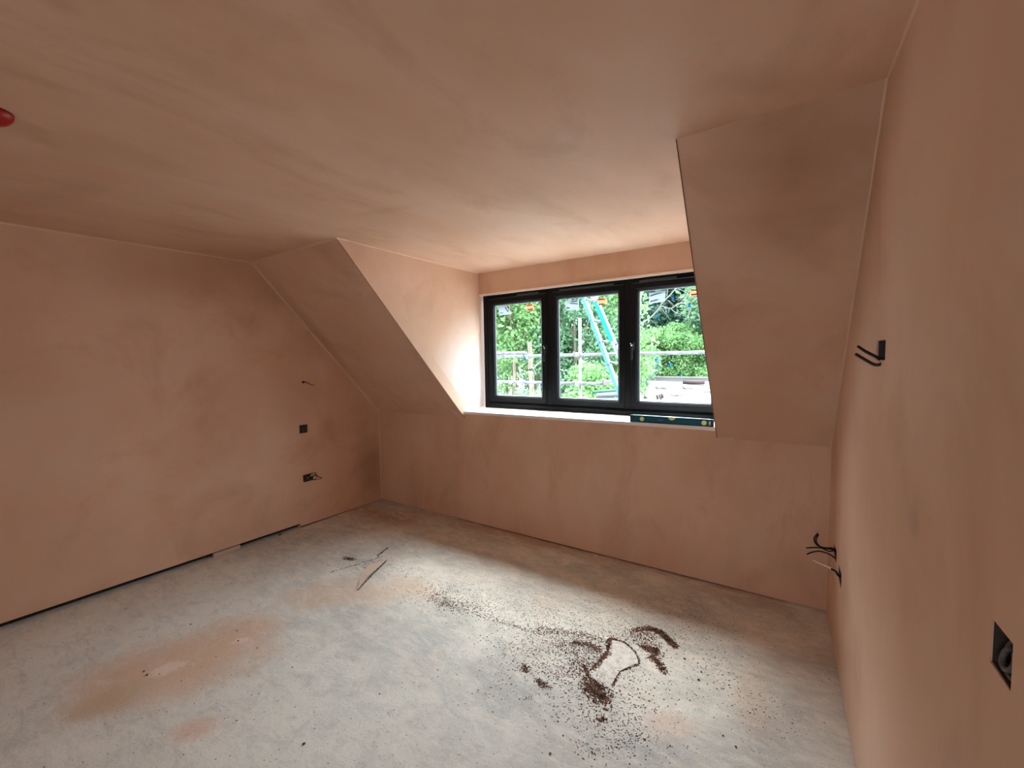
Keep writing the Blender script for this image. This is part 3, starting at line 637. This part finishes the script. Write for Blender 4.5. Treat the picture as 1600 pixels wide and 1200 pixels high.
bm = bmesh.new(); vs = [bm.verts.new((p.x, p.y, z_)) for p, z_ in zip(P3, (.010, .020, .012, .001, .001))]; bm.faces.new(vs); bmesh.ops.triangulate(bm, faces=bm.faces)
o = from_bm('torn_flap', bm, M_flap); so = o.modifiers.new('thick', 'SOLIDIFY'); so.thickness = .0015; tag(o, 'torn pinkish paper flap lifted on the floor near the far corner', 'paper flap')

# ================================================================ outside
GZ0 = -2.7
M_ground = mat('garden_ground', (.5, .46, .38), .9); t = NT(M_ground)
t.color(t.ramp(t.noise(1.6, 8, .8), [(.34, (.09, .085, .06)), (.46, (.24, .215, .19)), (.6, (.40, .37, .34))]))
vs, fs = [], []; NX, NY = 40, 40
for j in range(NY+1):
    for i in range(NX+1):
        x = -30+60*i/NX; y = .8+45*j/NY; z = GZ0 + max(0, min(1, (y-6)/16))*2.75 + max(0, (y-22))*.02
        vs.append((x, y, z + (rnd.uniform(-.06, .06) if y > 3 else 0)))
for j in range(NY):
    for i in range(NX): a = j*(NX+1)+i; fs.append((a, a+1, a+NX+2, a+NX+1))
me = bpy.data.meshes.new('ground'); me.from_pydata(vs, [], fs); struct(link('ground', me, M_ground))['label'] = 'pale rubble-strewn garden ground rising away from the house'
def gz(y): return GZ0 + max(0, min(1, (y-6)/16))*2.75 + max(0, (y-22))*.02

# garden wall with coping behind the yard
M_wall = mat('rendered_wall', (.17, .16, .16), .85); M_cope = mat('coping', (.16, .14, .13), .8)
wl_r = empty('garden_wall', (6.3, 22, gz(22))); tag(wl_r, 'low pale garden wall with coping behind the rubble yard', 'wall')
A = at_y(985, 588, 22); B = at_y(1110, 586, 22); topz = A.z
box('wall_face', (A.x-.6, 22, gz(22)-.2), (B.x+9, 22.25, topz-.08), M_wall, wl_r); box('coping', (A.x-.6, 21.95, topz-.08), (B.x+9, 22.3, topz), M_cope, wl_r)
# rubble and timber in the yard
M_rub = mat('pale_rubble', (.22, .20, .18), .85); M_brick = mat('brown_timber', (.06, .04, .035), .8)
def yard(px, py):
    d = ray(px, py); s = 5.
    while s < 60:
        p = CAM+d*s
        if p.z < gz(p.y): break
        s += .1
    return p
used = []
for k in range(40):
    p = yard(rnd.uniform(1000, 1110), rnd.uniform(603, 634))
    if len(used) >= 14 or any((p-q_).length < 1.1 for q_ in used): continue
    used.append(p); bm = bmesh.new(); bmesh.ops.create_icosphere(bm, subdivisions=1, radius=rnd.uniform(.12, .35))
    for v in bm.verts: v.co = Vector((v.co.x*1.4, v.co.y, v.co.z*.5))*rnd.uniform(.7, 1.2)
    o = from_bm('rubble_lump', bm, M_rub); o.location = (p.x, p.y, gz(p.y)+.02); tag(o, 'pale lump of rubble lying in the bright yard outside', 'rubble', 'rubble lumps in the yard')
for k, (pa, pb, lab) in enumerate((((1000, 606), (1008, 622), 'dark leaning timber post at the left of the yard'), ((1000, 612), (1010, 612), 'short dark horizontal timber at the left of the yard'),
                              ((1026, 617), (1028, 624), 'short dark stake, the left one of three in the yard'), ((1030, 616), (1033, 624), 'short dark stake, the middle one of three in the yard'), ((1034, 615), (1036, 622), 'short dark stake, the right one of three in the yard'),
                              ((1067, 600.5), (1098, 601), 'long grey timber lying on the yard below the wall'))):
    a, b_ = yard(*pa), yard(*pb)
    if k in (1, 5): a.z = b_.z = gz((a.y+b_.y)/2)+.12; b_.y = a.y; b_.x = a.x+ (abs(pb[0]-pa[0])/F_PX)*abs((a-CAM).dot(fwd))
    else:
        y_ = b_.y; a = at_y(*pa, y_); b_ = at_y(*pb, y_); b_.z = gz(y_)
    tube('timber_piece', [a, b_], .06 if k != 5 else .12, M_brick, None, 6)
    tag(bpy.context.scene.objects[-1] if False else COL.objects[-1], lab, 'timber')

# scaffold
YS = 3.0; TR = .0242
def coupler(parent, p, axis='x'):
    bm = bmesh.new(); add_box(bm, (p.x-.045, p.y-.045, p.z-.035), (p.x+.045, p.y+.045, p.z+.035), .012); add_tube(bm, [(p.x-.03, p.y-.07, p.z), (p.x-.03, p.y+.05, p.z)], .010, 8)
    from_bm('coupler', bm, M_coupler, parent)
a, b_ = at_y(780, 557.5, YS), at_y(1100, 550.5, YS); s = (b_-a)/(b_.x-a.x)
r_ = tube('scaffold_tube', [a-s*7, b_+s*5], TR, M_galv, None, 14); tag(r_, 'long galvanised guard rail crossing all three panes', 'scaffold tube', None)
a2 = at_y(780, 551.5, YS-.06); b2 = at_y(823, 551.5, YS-.06); s2 = (b2-a2)/(b2.x-a2.x)
r_ = tube('scaffold_tube', [a2-s2*6, b2], TR, M_galv, None, 14); tag(r_, 'short upper guard rail tube ending inside the left pane', 'scaffold tube')
a3, b3 = at_y(780, 596.5, YS), at_y(948, 600, YS); s3 = (b3-a3)/(b3.x-a3.x)
r_ = tube('scaffold_tube', [a3-s3*7, b3], TR, M_galv, None, 14); tag(r_, 'lower guard rail tube ending beside the blue ladder', 'scaffold tube')
pt = at_y(906, 497, YS+.05)
r_ = tube('scaffold_tube', [(pt.x, YS+.05, GZ0), (pt.x, YS+.05, pt.z)], TR, M_galv, None, 14); tag(r_, 'upright galvanised scaffold pole in the middle pane', 'scaffold pole')
p2 = at_y(842, 600, YS+.05)
r_ = tube('scaffold_tube', [(p2.x, YS+.05, GZ0), (p2.x, YS+.05, p2.z)], TR, M_galv, None, 14); tag(r_, 'short upright scaffold pole under the lower rail in the left pane', 'scaffold pole')
def cpl(px, py, label):
    p = at_y(px, py, YS+.02); e = empty('scaffold_coupler', (p.x, p.y, p.z)); tag(e, label, 'coupler')
    bm = bmesh.new(); add_box(bm, (p.x-.042, p.y-.06, p.z-.034), (p.x+.042, p.y+.065, p.z+.034), .012); from_bm('clamp', bm, M_coupler, e)
    bm = bmesh.new(); add_tube(bm, [(p.x-.055, p.y-.05, p.z-.012), (p.x-.055, p.y-.05, p.z+.055)], .009, 8); add_tube(bm, [(p.x-.055, p.y-.05, p.z+.02), (p.x-.055, p.y-.05, p.z+.038)], .017, 6); from_bm('bolt', bm, M_coupler, e)
cpl(904, 554, 'steel coupler joining upright pole to the upper guard rail'); cpl(904, 600, 'steel coupler joining upright pole to the lower guard rail')
cpl(785, 555, 'steel coupler clamping the two rails in the left pane'); cpl(825, 558, 'steel coupler near the end of the short rail'); cpl(949, 598, 'steel coupler at the end of the lower guard rail')
# boards and stacked tubes low beyond the glass
p = at_y(770, 619, YS+.3); q_ = at_y(848, 623, YS+.3)
o = box('scaffold_board', (p.x-4, YS+.15, q_.z-.04), (q_.x, YS+.39, q_.z), mat('pale_board', (.13, .14, .12), .8), None, .004); tag(o, 'pale scaffold board seen low through the left pane', 'scaffold board')
for k, (pa, pb, r, m, lab) in enumerate((((928, 612.5), (990, 608), .022, mat('green_pipe', (.01, .09, .06), .5), 'green tube lying across the ladder foot'), ((933, 617), (992, 613), .035, mat('white_pipe', (.17, .165, .18), .4), 'white tube lying across the ladder foot'),
                                    ((931, 620), (990, 617), .018, mat('dark_pipe', (.05, .08, .09), .5), 'thin dark tube lying across the ladder foot'), ((930, 624), (990, 625.5), .035, mat('pale_pipe', (.15, .16, .165), .4), 'lowest pale tube lying across the ladder foot'))):
    tube('loose_tube', [at_y(*pa, YS+.28), at_y(*pb, YS+.28)], r, m, None, 10); tag(COL.objects[-1], lab, 'tube')
q_ = at_y(935, 629, YS+.3)
o = box('scaffold_board', (q_.x-.1, YS+.15, q_.z-.03), (q_.x+1.1, YS+.42, q_.z+.01), mat('pale_board_b', (.13, .14, .12), .8), None, .004); tag(o, 'scaffold board carrying the loose tubes in the middle pane', 'scaffold board')
tube('scaffold_tube', [(q_.x+.06, YS+.28, GZ0), (q_.x+.06, YS+.28, q_.z-.03)], TR, M_galv, None, 12); tag(COL.objects[-1], 'scaffold pole under the board that carries the loose tubes', 'scaffold pole')
tube('scaffold_tube', [(p.x+.3, YS+.27, GZ0), (p.x+.3, YS+.27, at_y(848, 623, YS+.3).z-.04)], TR, M_galv, None, 12); tag(COL.objects[-1], 'scaffold pole holding up the board in the left pane', 'scaffold pole')

# ladder
M_lad = mat('ladder_blue', (.04, .15, .23), .5, spec=.2); M_lad2 = mat('ladder_cyan', (0, .17, .30), .5, spec=.2); M_lal = mat('ladder_alu', (.13, .15, .165), .5, .1)
YL0, YL1 = 2.62, 3.05     # top leans towards the house
lad = empty('ladder', (3.0, 3.3, GZ0)); tag(lad, 'blue fibreglass ladder leaning behind the scaffold in the middle pane', 'ladder')
def lp(px, py):
    s = (py-465)/140; return at_y(px, py, 2.70+.16*s)
A0, A1 = lp(911, 464), lp(965, 607); B0, B1 = lp(930, 468), lp(975, 575)
ext = lambda a, b_, k: a+(b_-a)*k
def stile(name, a, b_, w, d, m):
    ax = (b_-a).normalized(); sx = Vector((1, 0, 0)); sx = (sx-ax*sx.dot(ax)).normalized(); sy = ax.cross(sx)
    bm = bmesh.new(); add_prism(bm, [a-sx*w-sy*d, a+sx*w-sy*d, a+sx*w+sy*d, a-sx*w+sy*d], b_-a); return from_bm(name, bm, m, lad)
A1 = ext(A0, A1, (A0.z-GZ0-.03)/(A0.z-A1.z)); B1 = ext(B0, B1, (B0.z-GZ0-.03)/(B0.z-B1.z))
kB = 1.0*(lp(955, 533).z-B0.z)/(B1.z-B0.z)
off = Vector((.030, -.006, 0)); offb = Vector((.036, -.006, 0))
a_up = ext(A0, A1, -.03); stile('stile', a_up, A1, .024, .03, M_lad); st = stile('stile_edge', a_up+off, A1+off, .007, .034, M_lal)
b_up = ext(B0, B1, -.03)
stile('stile', ext(B0, B1, .005), ext(B0, B1, kB), .031, .03, M_lad2); stile('stile', ext(B0, B1, kB), B1, .022, .03, M_lal); stile('stile_edge', b_up+offb, B1+offb, .006, .034, M_lal)
stile('top_cap', ext(B0, B1, -.033), ext(B0, B1, .005), .032, .035, M_lal); stile('top_cap', ext(A0, A1, -.033), ext(A0, A1, .002), .026, .035, M_lal)
for k, (pa, pb) in enumerate((((914, 467), (929, 471)), ((927, 501), (941, 502)), ((940, 533), (956, 534)), ((953, 566), (970, 568)))):
    tube('rung', [lp(*pa), lp(*pb)], .014, M_lal, lad, 8)
for px, py in ((910, 467), (923.5, 501), (937.5, 535.5), (951, 570), (928, 471)): 
    p = lp(px, py); bm = bmesh.new(); bmesh.ops.create_uvsphere(bm, u_segments=10, v_segments=6, radius=.010)
    for v in bm.verts: v.co += p+Vector((0, -.034, 0))
    from_bm('rung_bolt', bm, M_dkb, lad)

# ---------------------------------------------------------------- vegetation
def leaf_mat(name, c1, c2, c3):
    m = mat(name, c1, .55, spec=.3); t = NT(m)
    col = t.ramp(t.noise(1.6, 5, .75), [(.34, c1), (.5, c2), (.66, c3)]); t.color(col)
    tl = t.n.new('ShaderNodeBsdfTranslucent'); t.l.new(col, tl.inputs[0]); mx = t.n.new('ShaderNodeMixShader'); mx.inputs[0].default_value = .4
    t.l.new(t.b.outputs[0], mx.inputs[1]); t.l.new(tl.outputs[0], mx.inputs[2]); t.l.new(mx.outputs[0], t.n['Material Output'].inputs[0]); return m
L_mid = leaf_mat('leaf_mid', (.045, .11, .055), (.12, .24, .12), (.27, .42, .26))
L_yel = leaf_mat('leaf_yellow_green', (.07, .17, .055), (.17, .32, .11), (.31, .46, .21))
L_drk = leaf_mat('leaf_dark', (.04, .10, .075), (.085, .19, .13), (.19, .33, .25))
M_bark = mat('bark', (.36, .28, .20), .9); t = NT(M_bark); t.color(t.ramp(t.noise(6, 5, stretch=(3, 3, .5)), [(.35, (.09, .07, .05)), (.65, (.20, .155, .115))]))
M_barkl = mat('bark_pale', (.13, .13, .105), .9)
npr = np.random.default_rng(3)
def leaves(name, clumps, n, size, m, parent=None):
    """leaf quads scattered through ellipsoid clumps (centre, radii)"""
    vol = np.array([c[1][0]*c[1][1]*c[1][2] for c in clumps])**.67; idx = npr.choice(len(clumps), n, p=vol/vol.sum())
    C_ = np.array([c[0] for c in clumps])[idx]; R_ = np.array([c[1] for c in clumps])[idx]
    d = npr.normal(size=(n, 3)); d /= np.linalg.norm(d, axis=1)[:, None]; rad = npr.random((n, 1))**.30*(1+.12*npr.normal(size=(n, 1)))
    P_ = C_+d*rad*R_
    u = npr.normal(size=(n, 3)); u /= np.linalg.norm(u, axis=1)[:, None]; w = np.cross(u, npr.normal(size=(n, 3))); w /= np.linalg.norm(w, axis=1)[:, None]
    s = size*npr.uniform(.6, 1.4, (n, 1)); V = np.stack([P_-u*s, P_-w*s*.5, P_+u*s, P_+w*s*.5], 1).reshape(-1, 3)
    me = bpy.data.meshes.new(name); me.vertices.add(4*n); me.vertices.foreach_set('co', V.ravel()); me.loops.add(4*n); me.loops.foreach_set('vertex_index', np.arange(4*n))
    me.polygons.add(n); me.polygons.foreach_set('loop_start', np.arange(0, 4*n, 4)); me.update(calc_edges=True); return link(name, me, m, parent)
def tree(name, x, y, h, rx, n, size, m, label, cat='tree', low=.15, trunk=.14, bark=M_bark):
    g = gz(y); r = empty(name, (x, y, g)); tag(r, label, cat)
    cl = []
    for _ in range(26):
        zz = rnd.uniform(low, .95); k = math.sin(math.pi*min(1, max(.12, (zz-low*.6)/(1.05-low*.6))))**.6
        a = rnd.random()*6.28; rr = rnd.random()**.5*rx*k*.75
        cl.append(((x+rr*math.cos(a), y+rr*math.sin(a)*.6, g+h*zz), (rx*.38, rx*.34, h*.11)))
    leaves('foliage', cl, n, size, m, r)
    tube('trunk', [(x, y, g-.1), (x+.1, y, g+h*.35), (x-.05, y+.1, g+h*.8)], [trunk, trunk*.35], bark, r, 10)
    for k in range(4):
        a = rnd.random()*6.28; z_ = g+h*rnd.uniform(.3, .6); tube('branch', [(x+.05, y, z_), (x+rx*.4*math.cos(a), y+rx*.3*math.sin(a), z_+h*.12), (x+rx*.7*math.cos(a), y+rx*.5*math.sin(a), z_+h*.22)], [trunk*.4, trunk*.1], bark, r, 6)
    return r
def pos(px, y): p = at_y(px, 560, y); return p.x
tree('leafy_tree', pos(800, 10.5), 10.5, 8.2, 2.3, 16000, .075, L_yel, 'yellow-green leafy tree filling the left pane', trunk=.13, low=.30)
tree('leafy_tree', pos(840, 12.5), 12.5, 9.0, 2.5, 15000, .085, L_mid, 'mid green tree with a brown trunk behind the left mullion', trunk=.2, low=.34)
tree('leafy_tree', pos(760, 13), 13, 9.0, 2.6, 13000, .09, L_mid, 'green tree at the far left beyond the left pane', trunk=.16)
tree('leafy_tree', pos(895, 11), 11, 8.4, 2.0, 15000, .075, L_mid, 'green tree behind the upright scaffold pole', trunk=.09)
tree('leafy_tree', pos(950, 13), 13, 8.8, 2.2, 15000, .08, L_yel, 'light green tree behind the blue ladder', trunk=.12)
tree('dark_tree', pos(880, 17), 17, 10.5, 3.4, 12000, .13, L_drk, 'dark green tree at the back of the middle pane')
tree('dark_tree', pos(790, 18), 18, 10.5, 3.6, 12000, .13, L_drk, 'dark green tree at the back of the left pane')
tree('dark_tree', pos(985, 29), 29, 13, 4.6, 12000, .2, L_drk, 'dark blue-green tree behind the right mullion')
tree('dark_tree', pos(1050, 32), 32, 14, 5.4, 14000, .2, L_drk, 'dark blue-green tree at the back of the right pane')
tree('dark_tree', pos(1115, 31), 31, 14, 5.2, 12000, .2, L_drk, 'dark tree at the right of the right pane behind the hedge')
tree('leafy_tree', pos(1130, 26), 26, 10, 3.2, 9000, .14, L_mid, 'green tree at the right end of the garden wall')
tree('leafy_tree', pos(700, 12), 12, 9, 2.6, 9000, .1, L_mid, 'green tree left of the window view')
for x_, y_, h_, lab in ((9.5, 27, 11, 'green tree well right of the hedge, nearer the house'), (14.5, 28, 12, 'green tree well right of the hedge, second from it'), (20, 29, 12, 'green tree farthest right beyond the garden wall'), (5.5, 34, 13, 'tall green tree behind the right end of the hedge'), (12, 36, 14, 'tall green tree at the far back right')):
    tree('leafy_tree', x_, y_, h_, 3.4, 8000, .17, L_mid, lab)
# hedge mound
hb = empty('hedge', (pos(1050, 25), 25, gz(25))); tag(hb, 'rounded bright green shrub mass behind the garden wall', 'hedge')
cl = []
for k in range(60):
    cl.append(((rnd.uniform(3.6, 16), 25+rnd.uniform(-1, 1.5), gz(25)+rnd.uniform(.3, 3.0)), (.9, .8, .5)))
for k in range(64):
    px = rnd.uniform(985, 1125); top = 505+ (px-1045)**2*.004 + rnd.uniform(0, 84); p = at_y(px, top, 25+rnd.uniform(-1, 1.5)); cl.append(((p.x, p.y, p.z-.4), (.8, .8, .5)))
leaves('foliage', cl, 88000, .085, L_yel, hb)
for px in (1010, 1050, 1090): x = pos(px, 25); tube('stem', [(x, 25, gz(25)-.1), (x, 25, gz(25)+1.3)], .08, M_bark, hb, 8)
# shrubs behind the lower rail
for px, y, h, m, lab in ((950, 16, 3.6, L_mid, 'green shrub behind the lower part of the ladder'), (985, 15, 3.0, L_mid, 'green shrub hidden partly by the right mullion'), (905, 14, 4.2, L_drk, 'dark shrub behind the foot of the upright pole'), (845, 13, 3.6, L_drk, 'dark shrub behind the forked tree'), (790, 8.5, 2.9, L_mid, 'low green shrub at the bottom of the left pane'), (830, 8.0, 3.0, L_yel, 'low yellow-green shrub beside the tree trunk in the left pane'), (885, 8.5, 3.2, L_yel, 'low yellow-green shrub left of the upright pole'),
                         (935, 9.0, 3.8, L_yel, 'rounded yellow-green shrub right of the upright pole'), (1010, 21, 1.9, L_drk, 'dark shrub at the left end of the garden wall')):
    x = pos(px, y); g = gz(y); r = empty('shrub', (x, y, g)); tag(r, lab, 'shrub')
    leaves('foliage', [((x+rnd.uniform(-.6, .6), y+rnd.uniform(-.3, .3), g+h*rnd.uniform(.3, .85)), (.5, .45, .4)) for _ in range(12)], 6000, .05, m, r)
    tube('stem', [(x, y, g-.05), (x, y, g+h*.6)], .03, M_bark, r, 6)
# trunk in the left pane, forked
YT = 7.5
tk = empty('forked_tree', tuple(at_y(830, 640, YT))); tk.location.z = gz(YT); tag(tk, 'brown forked tree trunk standing in the left pane', 'tree')
tube('trunk', [(at_y(831, 640, YT).x, YT, gz(YT)-.1), at_y(831, 610, YT), at_y(829, 580, YT), at_y(829, 556, YT), at_y(827, 535, YT)], [.085, .06], M_bark, tk, 10)
tube('branch', [at_y(833, 577, YT), at_y(837, 572, YT), at_y(846, 564, YT)], [.035, .02], M_barkl, tk, 8)
tk = empty('slender_tree', (at_y(805, 640, YT+1).x, YT+1, gz(YT+1))); tag(tk, 'thin brown tree trunk left of the forked one', 'tree')
tube('trunk', [(at_y(805, 640, YT+1).x, YT+1, gz(YT+1)-.1), at_y(804, 590, YT+1), at_y(803, 562, YT+1)], [.06, .035], M_bark, tk, 8)
# bare branching tree in the right pane
YB = 9.0
bt = empty('bare_tree', (at_y(997, 640, YB).x, YB, gz(YB))); tag(bt, 'pale bare branching tree arching across the top of the right pane', 'tree')
def br(pts, r0, r1): tube('branch', [at_y(x_, y_, YB+rnd.uniform(-.1, .1)) for x_, y_ in pts], [r0*.62, r1*.6], M_barkl, bt, 7)
tube('trunk', [(at_y(990, 640, YB).x, YB, gz(YB)-.1), at_y(992, 560, YB), at_y(998, 508, YB), at_y(999, 480, YB), at_y(1003, 455, YB), at_y(1008, 425, YB)], [.045, .02], M_barkl, bt, 9)
br([(998, 508), (1015, 497), (1030, 482), (1034, 474), (1045, 463), (1058, 450), (1075, 443), (1095, 430)], .035, .018)
br([(1033, 478), (1048, 482), (1060, 475), (1070, 475), (1077, 485), (1075, 498), (1076, 505)], .018, .008)
br([(1048, 482), (1057, 489), (1072, 491)], .014, .007)
br([(1050, 479), (1064, 472), (1073, 462), (1080, 463), (1095, 478)], .012, .006)
br([(1042, 462), (1044, 448), (1046, 438)], .015, .008)
br([(1044, 470), (1052, 478)], .012, .006)
br([(1000, 486), (1010, 481), (1025, 481)], .010, .005); br([(1000, 500), (1008, 488), (1014, 482)], .010, .005)
br([(1063, 473), (1072, 466), (1082, 460), (1090, 455)], .008, .005); br([(1078, 485), (1084, 495), (1086, 503)], .008, .004); br([(1040, 478), (1041, 486), (1041, 492)], .007, .004)
br([(1058, 450), (1068, 455), (1080, 462)], .01, .005); br([(1024, 455), (1030, 446), (1050, 440)], .01, .005)

for _ in range(34):
    x_, y_ = rnd.uniform(1002, 1105), rnd.uniform(440, 500); a = rnd.uniform(-1, 1); l_ = rnd.uniform(8, 22)
    br([(x_, y_), (x_+l_*.5*math.cos(a), y_-l_*.5*math.sin(a)-1.5), (x_+l_*math.cos(a), y_-l_*math.sin(a)+rnd.uniform(-2, 4))], .007, .004)
